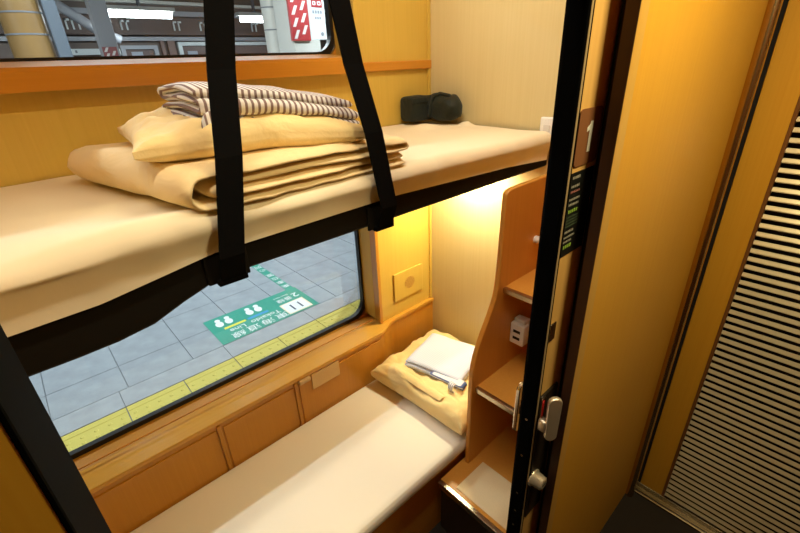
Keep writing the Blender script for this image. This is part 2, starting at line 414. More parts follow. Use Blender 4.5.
# ------------------------------------------------------------------ sliding compartment door
d1 = thing('door_1', (0.95, 0.363, 0.0), 'open sliding compartment door with number one plate', 'door', kind='structure')
YD = 0.345
part('leaf', MB().box(0.708, 1.42, YD, 0.384, 0.01, 2.14, 0.0015), wood('door_veneer', (214, 164, 88), (222, 176, 100)), d1)
part('edge_trim', MB().box(0.7045, 0.7105, YD - 0.0015, YD + 0.004, 0.01, 2.14, 0.001), plain('edge_alu', (170, 146, 104), 0.35), d1)
es = MB().prism([(0.7045, 0.3445), (0.7015, 0.347), (0.700, 0.351), (0.700, 0.378), (0.7035, 0.385), (0.712, 0.387), (0.716, 0.387), (0.716, 0.3445)], 'Z', 0.01, 2.14)
part('edge_seal', es, M_RUBBER, d1, 'black rubber door edge')
# number plate
npl = part('number_plate', MB().prism(rrect(0.7155, 0.800, 1.642, 1.738, 0.010, 6), 'Y', YD - 0.0022, YD), M_BROWN, d1, 'brown number plate')
dg1 = MB().prism([(0.0, -0.026), (0.0105, -0.026), (0.0105, 0.026), (0.002, 0.026), (-0.001, 0.0205), (-0.009, 0.0165), (-0.009, 0.009), (0.0, 0.012)], 'Y', YD - 0.0028, YD - 0.0022)
dg1.v = [(p[0] + 0.7555, p[1], p[2] + 1.690) for p in dg1.v]
part('numeral', dg1, M_INKW, npl, 'white number 1')
st = part('notice_sticker', MB().box(0.7145, 0.800, YD - 0.0016, YD, 1.470, 1.632), M_INK, d1, 'dark notice sticker with small white and green print')
def bars(y, z, x0, n, wdt, h, gap, mt, nm):
    b = MB()
    for i in range(n):
        ww = wdt * random.uniform(0.5, 0.8); gap = wdt * 0.45; b.box(x0, x0 + ww, y - 0.0004, y, z - h * 0.38, z + h * 0.38); x0 += ww + gap
    return part(nm, b, mt, st)
yb = YD - 0.0016
for (zz, x0, n, wd, h, g, mt) in ((1.623, .721, 6, .0045, .006, .0010, M_INKD), (1.607, .720, 5, .0062, .0055, .0014, M_INKD), (1.597, .720, 6, .0055, .0048, .0012, M_INKR),
        (1.583, .719, 8, .0045, .0052, .0010, M_INKD), (1.573, .719, 7, .0050, .0052, .0014, M_INKD), (1.560, .721, 5, .0068, .0080, .0022, M_INKG),
        (1.520, .718, 6, .0052, .0062, .0010, M_INKD), (1.509, .718, 8, .0045, .0048, .0010, M_INKD), (1.500, .718, 6, .0050, .0048, .0012, M_INKD), (1.489, .720, 4, .0068, .0085, .0022, M_INKG)):
    bars(yb, zz, x0, n, wd, h, g, mt, 'print_line')
for zz in (1.549, 1.543, 1.537, 1.531):
    part('small_print', MB().box(.717, .762, yb - .0003, yb, zz - .001, zz + .001), plain('faint_print', (70, 84, 60), .5), st)
# lock plate, handle, knob
part('slot_plate', MB().box(0.7130, 0.735, YD - 0.004, YD, 1.275, 1.318, 0.0015), M_STEEL, d1, 'small steel slot plate')
lp = part('lock_plate', MB().box(0.7125, 0.785, YD - 0.006, YD, 0.70, 1.125, 0.002), plain('dark_lock_plate', (40, 34, 26), 0.3), d1, 'dark lock plate')
part('indicator', MB().box(0.7145, 0.7235, YD - 0.0085, YD - 0.006, 1.055, 1.112, 0.001), M_RED, lp, 'red lock indicator')
part('indicator_frame', MB().box(0.7130, 0.7300, YD - 0.0075, YD - 0.0055, 1.050, 1.120, 0.001), M_STEEL, lp)
hb = MB().box(0.708, 0.728, YD - 0.026, YD - 0.004, 1.028, 1.062, 0.006, 3)
part('handle_neck', hb, M_HAND, lp)
hl = MB().prism([(p[0] * (1.0 + 0.9 * p[1]), p[1]) for p in rrect(-0.0150, 0.0150, -0.064, 0.064, 0.0145, 6)], 'Y', -0.006, 0.006, bev=0.003)
hl.v = [(p[0] + 0.724, p[1] + 0.313, p[2] + 1.070) for p in hl.v]
hl.rot(-42, (0.724, 0.313, 1.07), 'Z')
part('handle_lever', hl, M_HAND, lp, 'chrome lever handle')
kn = MB().tube([(0.728, YD - 0.004, 0.847), (0.728, YD - 0.008, 0.847), (0.728, YD - 0.010, 0.847), (0.728, YD - 0.032, 0.847), (0.728, YD - 0.035, 0.847)], [0.024, 0.024, 0.020, 0.018, 0.013], 20)
part('lock_knob', kn, M_HAND, lp, 'round chrome lock knob')
part('knob_slot', MB().box(0.721, 0.735, YD - 0.0358, YD - 0.0348, 0.8458, 0.8482), M_HOLE, lp)
# inside handle
ih = MB().prism(rrect(-0.016, 0.016, -0.075, 0.075, 0.015, 6), 'Y', 0.0, 0.012, bev=0.003)
ih.v = [(p[0] + 0.742, p[1] + 0.402, p[2] + 1.03) for p in ih.v]
part('inside_handle', ih, M_CHROME, d1, 'chrome inside handle')
part('inside_handle_neck', MB().box(0.732, 0.752, 0.384, 0.404, 1.015, 1.045, 0.003), M_CHROME, d1)
for zz in (0.66, 0.72, 0.79, 0.93, 1.05):
    part('edge_screw', MB().tube([(0.7005, 0.364, zz), (0.6992, 0.364, zz)], 0.0035, 10), M_STEEL, d1)

# ------------------------------------------------------------------ upper berth
def lerp_tab(tab, x):
    if x <= tab[0][0]: return tab[0][1]
    for (a, va), (b, vb) in zip(tab, tab[1:]):
        if x <= b:
            t = (x - a) / (b - a); return va + (vb - va) * t
    return tab[-1][1]
FB = [(-0.55, 1.389), (0.0, 1.389), (0.085, 1.394), (0.158, 1.422), (0.215, 1.441), (0.27, 1.447), (1.456, 1.452)]   # bottom of front board
MBOT = [(-0.55, 1.470), (-0.08, 1.472), (0.034, 1.476), (0.13, 1.490), (0.23, 1.505), (0.70, 1.512), (1.2, 1.495), (1.456, 1.478)]   # hem of the sheet
ub = thing('upper_berth', (0.45, 1.10, 1.44), 'black upper bunk hanging from two black straps', 'bunk')
def front_board():
    b = MB(); xs = [XF + 0.004] + [-0.5 + 0.06 * k for k in range(33)] + [XH - 0.004]
    vs = []; fs = []
    for x in xs:
        zb = lerp_tab(FB, x)
        vs += [(x, 0.800, zb + 0.006), (x, 0.806, zb), (x, 0.828, zb), (x, 0.832, zb + 0.004), (x, 0.832, 1.535), (x, 0.800, 1.535)]
    for i in range(len(xs) - 1):
        for j in range(6): fs.append((i*6 + j, i*6 + (j+1) % 6, (i+1)*6 + (j+1) % 6, (i+1)*6 + j))
    fs += [tuple(range(6)), tuple(range((len(xs)-1)*6, len(xs)*6))]
    return b.add(vs, fs)
part('front_board', front_board(), M_BOARD, ub)
part('base_board', MB().box(XF + 0.004, XH - 0.004, 0.832, YW - 0.002, 1.462, 1.500), M_WOODX, ub, 'wooden underside of the bunk')
part('lip_rail', MB().box(1.03, XH - 0.004, 0.834, 0.85, 1.444, 1.462), M_WOODX, ub)
def strap(xb, xt, nm):
    s_ = MB(); w_ = 0.0245
    zs = [1.447, 1.50, 1.56, 1.62, 1.68, 1.82, 2.05, 2.36, ZC - 0.012]
    vs = []; fs = []
    for z_ in zs:
        t = min(1.0, max(0, (z_ - 1.50)) / 0.86); x = xb + (xt - xb) * t
        y = 0.784 + 0.02 * t - (0.020 if 1.49 < z_ < 1.7 else 0.0)
        vs += [(x - w_, y - 0.002, z_), (x + w_, y - 0.002, z_), (x + w_, y + 0.002, z_), (x - w_, y + 0.002, z_)]
    for i in range(len(zs) - 1):
        for j in range(4): fs.append((i*4 + j, i*4 + (j+1) % 4, (i+1)*4 + (j+1) % 4, (i+1)*4 + j))
    fs += [(0, 1, 2, 3), tuple(range(len(vs) - 4, len(vs)))]
    s_.add(vs, fs)
    o = part('strap', s_, M_BLACK, ub)
    part('strap_pocket', MB().box(xb - 0.045, xb + 0.040, 0.794, 0.801, 1.440, 1.500, 0.002), M_BOARD, o)
    part('strap_loop', MB().box(xb - 0.030, xb + 0.030, 0.782, 0.800, 1.436, 1.449, 0.003), M_BLACK, o)
    part('ceiling_anchor', MB().box(xt - 0.04, xt + 0.04, 0.785, 0.825, ZC - 0.014, ZC - 0.001, 0.003), M_STEEL, o)
strap(0.252, 0.418, 'l'); strap(0.650, 0.500, 'r')

# upper mattress with fitted sheet
def upper_mattress():
    b = MB(); nx = 150; prof_n = 46
    def fn(u, v):
        x = XF + 0.012 + (XH - 0.020 - XF - 0.012) * u
        zb = lerp_tab(MBOT, x); zt = 1.583 + 0.006 * math.sin(x * 3.0) + 0.012 * max(0.0, 0.15 - x)
        # profile: front hem -> front face -> rounded shoulder -> top -> back
        yf = 0.782; rr = 0.034
        hf = zt - rr - zb
        if v < 0.22:
            t = v / 0.22; y = yf + 0.004 * math.sin(math.pi * t) - 0.004 + 0.014 * (1 - t); z = zb + hf * t
        elif v < 0.42:
            a = (v - 0.22) / 0.20 * math.pi / 2; y = yf - 0.004 + rr * (1 - math.cos(a)); z = zt - rr + rr * math.sin(a)
        else:
            t = (v - 0.42) / 0.58; y = yf - 0.004 + rr + (YW - 0.006 - yf - rr + 0.004) * t; z = zt
        p = Vector((x, y, z))
        # long soft creases on the left front and small puckers on the front face
        if v >= 0.22:
            k = max(0.0, 1 - abs(x - 0.10) / 0.40) * max(0.0, 1 - (y - 0.79) / 0.32)
            z += 0.010 * k * math.sin((y * 38 + x * 14) + 1.5 * noise.noise(Vector((x * 4, y * 2, 0)))) 
            z += 0.004 * noise.noise(Vector((x * 5, y * 6, 3.0)))
        pk = max(0.0, 1 - abs(v - 0.24) / 0.2)
        y += 0.005 * pk * noise.noise(Vector((x * 16, z * 8, 1.0))) 
        if x > 1.1 and y > 0.95:   # bump near the bag
            z += 0.020 * math.exp(-((x - 1.392) / 0.024) ** 2 - ((y - 1.135) / 0.03) ** 2) + 0.018 * math.exp(-((x - 1.24) / 0.06) ** 2 - ((y - 1.22) / 0.06) ** 2)
        return (x, y, z)
    b.grid(fn, nx, prof_n)
    # closed underside
    b.box(XF + 0.014, XH - 0.010, 0.840, YW - 0.008, 1.502, 1.53)
    return b
obj('upper_mattress', upper_mattress(), M_SHEET, 'cream sheeted mattress on the upper bunk', 'mattress')

# folded things: a ribbon that goes to and fro
def serp(wd, h, n, start_right=True):
    """centre line of n layers of width wd and spacing h, bottom to top"""
    pts = []; r = h / 2
    for i in range(n):
        z = i * h; k = 12
        row = [(-wd / 2 + wd * j / k, z) for j in range(k + 1)]
        right = (i % 2 == 0) == start_right
        if not right: row.reverse()
        pts += row
        if i < n - 1:
            ex = row[-1][0]; sg = 1 if ex > 0 else -1
            for a in (-60, -30, 0, 30, 60): pts.append((ex + sg * r * math.cos(R(a)), z + r + r * math.sin(R(a))))
    return pts
def ribbon(path, th, length, stations, fn):
    """fn(u, v, s) maps ribbon coordinates to world; s in 0..1 along the length"""
    n = len(path); L = []; Rr = []
    for i, (u, v) in enumerate(path):
        a = path[max(i - 1, 0)]; c = path[min(i + 1, n - 1)]
        tx, tz = c[0] - a[0], c[1] - a[1]; l = math.hypot(tx, tz) or 1; nx, nz = -tz / l, tx / l
        L.append((u + nx * th / 2, v + nz * th / 2)); Rr.append((u - nx * th / 2, v - nz * th / 2))
    loop = L + Rr[::-1]; m_ = len(loop); b = MB(); vs = []; fs = []
    for k in range(stations):
        s_ = k / (stations - 1)
        # rounded ends: shrink thickness at the first and last station
        for (u, v), (cu, cv) in zip(loop, path + path[::-1]):
            e = 1.0 if 0 < k < stations - 1 else 0.25
            vs.append(fn(cu + (u - cu) * e, cv + (v - cv) * e, s_))
    for k in range(stations - 1):
        for j in range(m_):
            q = (j + 1) % m_; fs.append((k*m_ + j, k*m_ + q, (k+1)*m_ + q, (k+1)*m_ + j))
    h = len(path)
    for base in (0, (stations - 1) * m_):
        for j in range(h - 1): fs.append((base + j, base + j + 1, base + m_ - 2 - j, base + m_ - 1 - j))
    return b.add(vs, fs, True)
def ends(n):
    """stations crowded at both ends so the ends come out rounded"""
    return n
# duvet: folds run along Y so the front end shows the layers
def duvet_fn(u, v, s_):
    e = 0.012
    y = 0.784 + s_ * 0.47
    x = 0.470 + u - 0.10 * (s_ - 0.1) * (0.5 - u / 0.62) - 0.02 * s_
    n1 = noise.noise(Vector((u * 6, s_ * 3, v * 18)))
    z = 1.603 + v * (1.0 + 0.06 * math.sin(math.pi * min(1, max(0, s_)))) + 0.008 * n1 * (v / 0.08) + 0.004 * noise.noise(Vector((u * 22, s_ * 9, v * 30)))
    z -= 0.018 * (v / 0.08) * max(0, (u - 0.05) / 0.3) + 0.012 * (1 - s_) ** 6     # lower towards the right end
    y += 0.010 * noise.noise(Vector((u * 7, v * 40, 2))) + 0.006 * math.sin(u * 9)
    x += 0.010 * noise.noise(Vector((s_ * 5, v * 30, 5)))
    return (x, y, z)
dh = 0.0195
def lay(x0, x1, z, k=12): return [(x0 + (x1 - x0) * i / k, z) for i in range(k + 1)]
def uturn(cx, cz, r, a0, a1, k=8): return [(cx + r * math.cos(R(a0 + (a1 - a0) * i / k)), cz + r * math.sin(R(a0 + (a1 - a0) * i / k))) for i in range(1, k)]
dpath = lay(0.26, -0.24, 0) + uturn(-0.24, 1.5 * dh, 1.5 * dh, -90, -270) + lay(-0.24, 0.26, 3 * dh) + uturn(0.26, 2.5 * dh, dh / 2, 90, -90, 5) \
    + lay(0.26, -0.215, 2 * dh) + uturn(-0.215, 1.5 * dh, dh / 2, 90, 270, 5) + lay(-0.215, 0.255, dh)
dv = ribbon(dpath, 0.0180, 0.44, 22, duvet_fn)
obj('folded_duvet', dv, M_DUVET, 'pale yellow duvet folded in four layers on the upper bunk', 'duvet')

def pillow_mesh(cx, cy, zb, lx, ly, h, rotz, seed, nx=48, ny=34, wr=0.010, tilt=None, rim_h=0.006, pw=4.2, pe=0.5):
    b = MB()
    def top(sgn):
        def fn(u, v):
            a = 2 * u - 1; c = 2 * v - 1
            a = a * (1.5 - 0.5 * a * a); c = c * (1.5 - 0.5 * c * c); x = a * lx / 2; y = c * ly / 2
            pinch = (1 - abs(a) ** pw) ** pe * (1 - abs(c) ** pw) ** pe if abs(a) < 1 and abs(c) < 1 else 0.0
            x *= 1 - 0.05 * (1 - c * c) * abs(a) ** 4; y *= 1 - 0.05 * (1 - a * a) * abs(c) ** 4
            wn = noise.noise(Vector((a * 3 + seed, c * 3, sgn * 2.0))) + 0.5 * noise.noise(Vector((a * 8 + seed, c * 6, sgn * 5.0)))
            z = h / 2 + sgn * (rim_h + (h / 2 - rim_h) * pinch * (1.0 if sgn > 0 else 0.92)) + (wr * wn * (0.25 + pinch) if sgn > 0 else 0)
            if tilt: z += tilt(a, c)
            return (x, y, z)
        return fn
    b.grid(top(1), nx, ny); b.grid(top(-1), nx, ny)
    # rim
    t1 = top(1); t2 = top(-1); rim = [(i / 40, 0) for i in range(40)] + [(1, i / 30) for i in range(30)] + [(1 - i / 40, 1) for i in range(40)] + [(0, 1 - i / 30) for i in range(30)]
    vs = []; fs = []; n = len(rim)
    for (u, v) in rim: vs += [t1(u, v), t2(u, v)]
    for i in range(n): j = (i + 1) % n; fs.append((2*i, 2*j, 2*j + 1, 2*i + 1))
    b.add(vs, fs, True)
    M_ = Matrix.Translation((cx, cy, zb)) @ Matrix.Rotation(R(rotz), 4, 'Z')
    b.v = [tuple(M_ @ Vector(p)) for p in b.v]
    return b
up = thing('pillow', (0.41, 1.03, 1.68), 'plump yellow pillow lying on the folded duvet', 'pillow', 'pillows in yellow cases')
part('pillow_body', pillow_mesh(0.415, 0.985, 1.664, 0.475, 0.33, 0.080, -8, 2.0, wr=0.014, tilt=lambda a, c: -0.024 * max(0, a) + 0.006 * c - 0.006 * max(0, -a)), M_PILLOW, up)

# striped robe on the pillow: folds run along X, the fold faces the front
def robe_fn(u, v, s_):
    x = 0.292 + 0.335 * s_
    y = 0.992 + u - 0.05 * s_ + 0.008 * math.sin(s_ * 5 + v * 40)
    z = 1.714 + v * (1 - 0.30 * s_) - 0.030 * s_ ** 2 + 0.05 * (u + 0.1) * 0.5 + 0.010 * math.sin(math.pi * (u / 0.28 + 0.5)) * (v / 0.05)
    z += 0.004 * noise.noise(Vector((s_ * 6, u * 10, v * 30)))
    x += 0.012 * noise.noise(Vector((v * 60, u * 8, 4))) * (1 if s_ < 0.5 else 1.6)
    return (x, y, z)
rb = ribbon(serp(0.21, 0.0160, 5, False), 0.0148, 0.38, 30, robe_fn)
ro = thing('folded_robe', (0.47, 1.00, 1.74), 'brown and white striped cotton robe folded on the upper pillow', 'robe')
part('robe_body', rb, M_YUK, ro)
sash = [(0.030 * math.cos(R(a - 120)) * (1 - a / 900), 0.022 * math.sin(R(a - 120)) * (1 - a / 900)) for a in range(0, 400, 20)]
part('robe_sash', ribbon(sash, 0.006, 0.07, 8, lambda u, v, s_: (0.302 + 0.055 * s_ + v, 0.868 + v * 0.6 + 0.02 * s_, 1.722 + u)), M_YUK, ro)
part('robe_hem', ribbon(serp(0.10, 0.009, 2, True), 0.007, 0.1, 10, lambda u, v, s_: (0.285 + u * 0.6, 0.905 + 0.10 * s_, 1.712 + v + 0.006 * math.sin(u * 50))), M_YUK, ro)
part('robe_tail', ribbon(serp(0.15, 0.009, 2, True), 0.008, 0.08, 10, lambda u, v, s_: (0.578 + 0.070 * s_, 0.960 + u, 1.716 + v - 0.045 * s_ ** 1.5)), M_YUK, ro)

# dark bag in the head corner
bg_ = thing('bag', (1.33, 1.27, 1.59), 'dark green fabric bag slumped in the head corner of the upper bunk', 'bag')
def lump(cx, cy, zb, sx, sy, sz, e, seed, wr=0.008):
    def fn(u, v):
        th = 2 * math.pi * u; ph = math.pi * (v - 0.5)
        sg = lambda q, p: math.copysign(abs(q) ** p, q)
        x = sx * sg(math.cos(ph), e) * sg(math.cos(th), e); y = sy * sg(math.cos(ph), e) * sg(math.sin(th), e); z = sz * sg(math.sin(ph), e)
        n_ = wr * noise.noise(Vector((x * 25 + seed, y * 25, z * 25)))
        return (cx + x + n_, cy + y + n_, zb + sz + z + (n_ if z > -sz * 0.5 else 0))
    return MB().grid(fn, 30, 20, closed_u=True)
part('bag_body', lump(1.336, 1.354, 1.592, 0.072, 0.038, 0.050, 0.30, 1, 0.005), M_DARKG, bg_)
part('bag_pocket', lump(1.398, 1.262, 1.590, 0.048, 0.090, 0.052, 0.85, 4, 0.016), M_DARKG, bg_)
part('bag_flap', MB().box(1.270, 1.352, 1.310, 1.317, 1.664, 1.686, 0.003, 3), M_DARKG, bg_)
part('bag_strap', MB().tube([(1.352, 1.300, 1.61), (1.350, 1.290, 1.65), (1.358, 1.284, 1.688), (1.378, 1.265, 1.698), (1.392, 1.225, 1.69), (1.39, 1.185, 1.65)], 0.007, 8), M_DARKG, bg_)

# ------------------------------------------------------------------ lower bed
lb = thing('lower_berth', (0.45, 1.05, 0.0), 'wooden bench base of the lower bed', 'bench')
part('bench_front', MB().box(XF + 0.004, XH - 0.004, 0.800, 0.818, 0.0, 0.345), M_WOODX, lb)
part('bench_top', MB().box(XF + 0.004, XH - 0.004, 0.785, YL - 0.026, 0.338, 0.356, 0.003), M_WOODX, lb)
part('bench_end', MB().box(XF + 0.004, XF + 0.02, 0.818, YL - 0.026, 0.0, 0.338), M_WOODX, lb)
def lower_mattress():
    b = MB()
    sec = []
    for (y, z) in ((0.80, 0.357), (0.782, 0.358), (0.776, 0.364), (0.774, 0.385), (0.777, 0.400), (0.784, 0.410), (0.797, 0.415), (0.83, 0.417), (0.95, 0.418), (1.06, 0.418), (1.2, 0.418), (1.30, 0.416), (1.325, 0.412), (1.331, 0.402), (1.331, 0.36), (1.32, 0.357)):
        sec.append((y, z))
    xs = [XF + 0.008 + (XH - 0.006 - XF - 0.008) * k / 80 for k in range(81)]
    def fn(u, v):
        i = min(int(v * (len(sec) - 1)), len(sec) - 2); t = v * (len(sec) - 1) - i
        y = sec[i][0] + (sec[i+1][0] - sec[i][0]) * t; z = sec[i][1] + (sec[i+1][1] - sec[i][1]) * t
        x = xs[0] + (xs[-1] - xs[0]) * u
        return (x, y, z + 0.002 * noise.noise(Vector((x * 3, y * 5, 0))) * (z > 0.40))
    b.grid(fn, 81, 46)
    b.box(XF + 0.012, XH - 0.010, 0.80, 1.32, 0.357, 0.37)
    return b
obj('lower_mattress', lower_mattress(), M_SHEET2, 'flat cream sheeted mattress of the lower bed', 'mattress')
lpil = thing('pillow', (1.19, 1.04, 0.418), 'rumpled yellow pillow at the head of the lower bed', 'pillow', 'pillows in yellow cases')
part('pillow_body', pillow_mesh(1.195, 1.055, 0.418, 0.47, 0.54, 0.122, 3, 9.0, wr=0.021, rim_h=0.010, pw=7.0, pe=0.45), M_PILLOW, lpil)
fl = MB().grid(lambda u, v: (0.985 + 0.045 * v + 0.02 * u, 1.14 - 0.22 * u - 0.01 * v, 0.540 - 0.012 * u + 0.012 * math.sin(v * 3.1)), 14, 6)
part('case_flap', fl, M_PILLOW, lpil)
# folded pale robe with band on the lower pillow
lr = thing('folded_robe', (1.22, 1.08, 0.53), 'white and pale blue folded robe with striped band on the lower pillow', 'robe')
def lrobe_fn(u, v, s_):
    x0 = u; y0 = (s_ - 0.5) * 0.285; a = R(14)
    z = 0.534 + v + 0.006 * noise.noise(Vector((u * 9, s_ * 4, v * 20))) + 0.012 * math.cos(u * 9) * math.cos(y0 * 8) - 0.010
    return (1.218 + x0 * math.cos(a) - y0 * math.sin(a), 1.080 + x0 * math.sin(a) + y0 * math.cos(a), z)
part('robe_body', ribbon(serp(0.255, 0.011, 4, True), 0.0095, 0.28, 18, lrobe_fn), M_YUK2, lr)
part('robe_collar', ribbon(serp(0.034, 0.0095, 3, True), 0.0082, 0.03, 10, lambda u, v, s_: (1.098 + 0.030 * s_ + u, 1.050 - 0.165 * s_ + 0.2 * u, 0.540 + v)), M_BLUEBAND, lr, 'blue edged collar')
bandp = [(0.0, 0.0), (-0.012, 0.004), (-0.020, -0.004), (-0.022, -0.020), (-0.016, -0.036), (-0.004, -0.040), (0.006, -0.034), (0.010, -0.022)]
part('robe_band', ribbon(bandp, 0.004, 0.03, 8, lambda u, v, s_: (1.094 + u, 0.905 + 0.028 * s_, 0.572 + v)), striped('band_stripe', (232, 232, 236), (120, 130, 170), 0.009, 'Y', 0.3), lr)

# ------------------------------------------------------------------ step and shelf unit
su = thing('step_shelf_unit', (1.15, 0.60, 0.0), 'curved wooden step and shelf unit beside the beds', 'shelf')
def smooth(pts, it=3):
    for _ in range(it):
        o = [pts[0]]
        for a, b in zip(pts, pts[1:]):
            o += [(a[0]*.75 + b[0]*.25, a[1]*.75 + b[1]*.25), (a[0]*.25 + b[0]*.75, a[1]*.25 + b[1]*.75)]
        o.append(pts[-1]); pts = o
    return pts
XB = XH - 0.003
prof = smooth([(1.000, 0.30), (1.000, 0.66), (1.002, 0.80), (1.040, 0.90), (1.098, 1.00), (1.130, 1.08), (1.136, 1.30), (1.138, 1.39)], 2) + smooth([(1.138, 1.395), (1.140, 1.434), (1.185, 1.437)], 3)[1:]
prof_y = [(x, z) for x, z in prof if z < 1.434] + [(1.165, 1.434)] if False else [(x, z) for x, z in prof]
side = MB().prism(prof_y + [(XB, 1.440), (XB, 0.30)], 'Y', 0.752, 0.7715, bev=0.004)
side.v = [(x, y, min(z, 1.4405)) for x, y, z in side.v]
part('side_panel', side, M_UNIT, su)
def shelf(x0, z0, nm):
    o = part('shelf', MB().box(x0 + 0.016, XB, 0.424, 0.752, z0 - 0.020, z0), M_UNIT, su)
    part('nosing', MB().box(x0, x0 + 0.018, 0.424, 0.752, z0 - 0.021, z0 + 0.001, 0.003), M_STEEL, o, 'pale metal nosing')
shelf(1.155, 1.075, 'a'); shelf(1.020, 0.697, 'b')
stp = part('step', MB().box(0.865, XB, 0.424, 0.784, 0.280, 0.300), M_UNIT, su)
part('nosing', MB().box(0.846, 0.866, 0.424, 0.784, 0.272, 0.302, 0.003), M_STEEL, stp, 'metal step nosing')
part('step_light_patch', MB().box(0.88, 1.05, 0.44, 0.715, 0.300, 0.3025), plain('step_light_beige', (232, 210, 164), 0.7), stp, 'pale patch for the light falling on the step')  # thin pale slab stands in for the pool of light on the step
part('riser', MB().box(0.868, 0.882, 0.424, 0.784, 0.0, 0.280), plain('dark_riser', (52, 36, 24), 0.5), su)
part('back_panel', MB().box(XB - 0.012, XB, 0.424, 0.752, 0.30, 1.44), M_UNIT, su)

# socket box inside the unit, switch by the upper bunk, bell knob
so = thing('power_socket', (1.26, 0.72, 0.806), 'white power socket box below the upper shelf', 'socket')
part('socket_body', MB().box(1.225, 1.30, 0.690, 0.7515, 0.806, 0.898, 0.006, 3), M_WHITE, so)
for zz in (0.850, 0.880):
    part('socket_slot', MB().box(1.2242, 1.227, 0.706, 0.736, zz - 0.02, zz - 0.008), M_HOLE, so)
part('socket_cap', MB().box(1.240, 1.275, 0.698, 0.746, 0.896, 0.914, 0.004), M_WHITE, so)
sw = thing('wall_switch', (1.44, 0.80, 1.59), 'white rounded switch box on the wall beyond the upper mattress', 'switch')
part('switch_body', MB().box(1.4385, XH, 0.780, 0.836, 1.545, 1.625, 0.006, 4), M_WHITE, sw)
part('switch_rocker', MB().box(1.436, 1.440, 0.795, 0.821, 1.575, 1.60, 0.002), plain('rocker', (210, 206, 200), 0.4), sw)
obj('wall_button', MB().tube([(1.344, 0.7525, 1.207), (1.344, 0.738, 1.207), (1.344, 0.732, 1.207)], [0.014, 0.014, 0.009], 14), M_WHITE, 'small white button inside the step unit', 'button')

# speaker on the window wall
spk = thing('wall_speaker', (1.285, YW, 0.735), 'square wooden speaker plate with round grille beside the lower window', 'speaker')
part('speaker_plate', MB().box(1.190, 1.385, YW - 0.010, YW, 0.738, 0.888, 0.003), M_WALL, spk)
g = part('speaker_grille', MB().tube([(1.292, YW - 0.0100, 0.815), (1.292, YW - 0.0112, 0.815)], 0.034, 28), plain('grille_brown', (198, 154, 66), 0.5), spk)
hm = MB()
for i in range(-4, 5):
    for j in range(-4, 5):
        if i * i + j * j <= 17: hm.tube([(1.292 + i * 0.0072, YW - 0.0111, 0.815 + j * 0.0072), (1.292 + i * 0.0072, YW - 0.0116, 0.815 + j * 0.0072)], 0.0021, 6)
part('grille_holes', hm, plain('hole_brown', (140, 94, 40), 0.7), g)

# ------------------------------------------------------------------ lamps of the train, plus an added fill spot
LY = 0.505
lamp = thing('ceiling_lamp', (0.45, LY, ZC - 0.03), 'long narrow ceiling lamp above the side of the upper bunk', 'lamp')
part('housing', MB().box(-0.52, 1.32, LY - 0.040, LY + 0.040, ZC - 0.024, ZC - 0.001, 0.004), M_WHITE, lamp)
part('diffuser', MB().box(-0.50, 1.30, LY - 0.025, LY + 0.025, ZC - 0.030, ZC - 0.022, 0.002), emis('lamp_glow', ROOMC, 3.0), lamp)
area('ceiling_lamp_light', (0.40, LY, ZC - 0.034), 1.76, P_ROOM, ROOMC, lamp, sy=0.03, spread=125)
SD = Vector((0.72, 0.30, -0.62)).normalized(); SC = Vector((0.80, 0.86, ZC - 0.10))
lamp4 = thing('fill_spot', (0.80, 0.86, ZC - 0.10), 'added unseen fill spot turned to the head of the upper bunk', 'lamp')  # unseen lamp added to brighten the head wall and window wall corner
part('base', MB().tube([(0.80, 0.86, ZC - 0.001), (0.80, 0.86, ZC - 0.016)], 0.045, 20), M_WHITE, lamp4)
part('stem', MB().tube([(0.80, 0.86, ZC - 0.016), tuple(SC)], 0.010, 10), M_WHITE, lamp4)
part('shade', MB().tube([tuple(SC - SD * 0.03), tuple(SC), tuple(SC + SD * 0.05)], [0.03, 0.045, 0.055], 24), M_WHITE, lamp4)
part('diffuser', MB().tube([tuple(SC + SD * 0.05), tuple(SC + SD * 0.054)], 0.050, 24), emis('fill_spot_glow', ROOMC, 3.0), lamp4)
area('fill_spot_light', tuple(SC + SD * 0.058), 0.09, P_HEAD, ROOMC, lamp4, rot=SD.to_track_quat('-Z', 'Y').to_euler(), spread=130)
lamp2 = thing('reading_lamp', (1.36, 1.10, 1.44), 'small reading lamp hidden under the head of the upper bunk', 'lamp')
part('housing', MB().box(1.32, 1.42, 1.00, 1.24, 1.440, 1.462, 0.004), M_WHITE, lamp2)
part('diffuser', MB().box(1.335, 1.405, 1.02, 1.22, 1.434, 1.442, 0.002), emis('read_glow', WARM, 4.0), lamp2)
area('reading_lamp_light', (1.37, 1.12, 1.430), 0.06, P_READ, WARM, lamp2, sy=0.20)
lamp3 = thing('ceiling_lamp', (0.84, -0.12, ZK - 0.03), 'square corridor ceiling lamp beside the end door', 'lamp')
part('housing', MB().box(0.69, 0.99, -0.22, -0.02, ZK - 0.024, ZK - 0.001, 0.004), M_WHITE, lamp3)
part('diffuser', MB().box(0.71, 0.97, -0.20, -0.04, ZK - 0.030, ZK - 0.022, 0.002), emis('corr_glow', WARM2, 4.0), lamp3)
area('corridor_lamp_light', (0.84, -0.12, ZK - 0.034), 0.24, P_CORR, WARM2, lamp3, sy=0.14)

